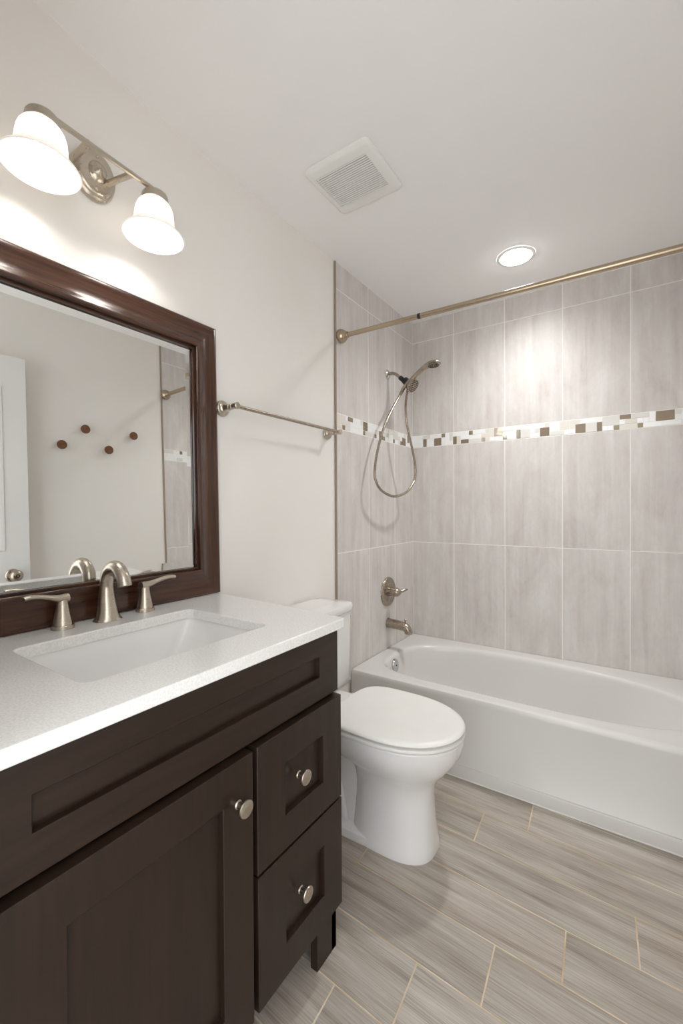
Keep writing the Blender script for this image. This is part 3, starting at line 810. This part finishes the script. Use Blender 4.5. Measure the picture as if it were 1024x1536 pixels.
bm = NB(); lathe(bm, (.122, 2.245, .508), (0, 0, 1), [(0, .0045), (.016, .0042), (.020, .0062), (.028, .0062), (.031, .003)], 14); finish('diverter_knob', bm, NICKD, ts)

# ------------------------------------------------------------------ ceiling fan grille and recessed light
ZC = HC
ex = thing('exhaust_fan', (.365, 1.332, ZC), 'square white louvred exhaust fan grille on the ceiling', 'vent')
bm = NB()
VX0, VX1, VY0_, VY1_ = .232, .500, 1.198, 1.458
GX0, GX1, GY0, GY1 = .257, .466, 1.240, 1.412
def vr(i, z, r=.022): return rrect(VX0+i, VX1-i, VY0_+i, VY1_-i, r-i*.5, z, 7)
rings(bm, [vr(.004, ZC-.0005), vr(.004, ZC-.006), vr(0, ZC-.007), vr(0, ZC-.014), vr(.004, ZC-.019), vr(.012, ZC-.0215)] + [[Vector((min(max(p.x, GX0), GX1), min(max(p.y, GY0), GY1), ZC-.0215)) for p in vr(.02, 0)]], cap1=False)
bmesh.ops.remove_doubles(bm, verts=bm.verts[:], dist=1e-6)
box(bm, GX0, GX1, GY0, GY1, ZC-.006, ZC-.004, mi=1)  # backing sheet coloured dark to stand in for shade between the slats
finish('cover', bm, [PLAST, mat('vent_gap_shade', srgb(52, 46, 42), .8)], ex)
NS = 19; st = (GY1-GY0)/NS
for i in range(NS):
    bm = NB(); y = GY0+st*(i+.5)
    box(bm, GX0-.001, GX1+.001, y-st*.36, y+st*.36, ZC-.0215, ZC-.0195, .0004, 1)
    finish('slat', bm, PLAST, ex)
rl = thing('recessed_light', (.738, 2.186, ZC), 'round white recessed ceiling light glowing over the tub', 'ceiling light')
bm = NB(); lathe(bm, (.738, 2.186, ZC-.0003), (0, 0, -1), [(0, .087), (.0015, .0868), (.003, .084), (.0042, .076), (.0046, .0685), (.003, .068)], 56, cap0=False, cap1=False); finish('trim_ring', bm, PLAST, rl)
bm = NB(); lathe(bm, (.738, 2.186, ZC-.0015), (0, 0, -1), [(0, .0683), (.0046, .0683), (.0051, .062), (.0053, .001)], 48); tag(finish('diffuser', bm, CAN, rl), 'glowing round diffuser')

# ------------------------------------------------------------------ door leaf folded back on the right wall, wooden wall pegs
bm = NB()
DX0, DX1, DY0, DY1 = 1.435, 1.470, .185, .938
box(bm, DX0, DX1, DY0, DY1, .008, 2.010, .0015, 1)
for z0, z1 in ((.20, .82), (1.02, 1.85)):
    for y0, y1 in ((.295, .525), (.605, .835)):
        L = lambda i, x: [Vector((x, y0+i, z0+i)), Vector((x, y1-i, z0+i)), Vector((x, y1-i, z1-i)), Vector((x, y0+i, z1-i))]
        rings(bm, [L(0, DX0+.0005), L(.004, DX0-.004), L(.016, DX0-.0045), L(.024, DX0-.001), L(.03, DX0-.001)], cap0=False)
dl = struct('door_1', bm, DOORP, smooth=True)
dl['label'] = 'white panel door folded back against the right wall'
bm = NB()
lathe(bm, (DX0+.0005, .860, .895), (-1, 0, 0), [(0, .033), (.004, .033), (.008, .029), (.010, .014), (.022, .012), (.028, .017), (.034, .0255), (.044, .0295), (.054, .0285), (.062, .023), (.067, .012), (.068, .001)], 36)
dk = finish('door_knob', bm, NICKD, dl)
bm = NB(); lathe(bm, (DX0-.0668, .860, .895), (-1, 0, 0), [(0, .009), (.0012, .009), (.0014, .0045), (.0005, .004), (.0004, .0005)], 20); finish('keyhole', bm, DARK, dk)

PEG = [((1.125, 1.595), 'round walnut wall peg nearest the open white door, seen in the mirror'),
       ((1.254, 1.701), 'round walnut wall peg, second from the open white door, seen in the mirror'),
       ((1.388, 1.593), 'round walnut wall peg, third from the open white door, seen in the mirror'),
       ((1.549, 1.701), 'round walnut wall peg nearest the tiled alcove, seen in the mirror')]
def make_peg():
    r = thing('wall_peg', (RX, 0, 0), 'peg', 'wall hook', 'wooden wall pegs on the right wall')
    bm = NB(); lathe(bm, (RX-.0005, 0, 0), (-1, 0, 0), [(0, .009), (.026, .009)], 20); finish('stem', bm, PEGW, r)
    bm = NB(); lathe(bm, (RX-.024, 0, 0), (-1, 0, 0), [(0, .012), (.002, .022), (.004, .0250), (.012, .0255), (.0145, .024), (.015, .0005)], 36); finish('disc', bm, PEGW, r)
    return r
p0 = make_peg()
kids = list(p0.children)
for i, ((y, z), lab) in enumerate(PEG):
    if i == 0: r = p0
    else:
        r = p0.copy(); COL.objects.link(r)
        for ch in kids:
            c = ch.copy(); COL.objects.link(c); c.parent = r
    r.location = (RX, y, z); r['label'] = lab
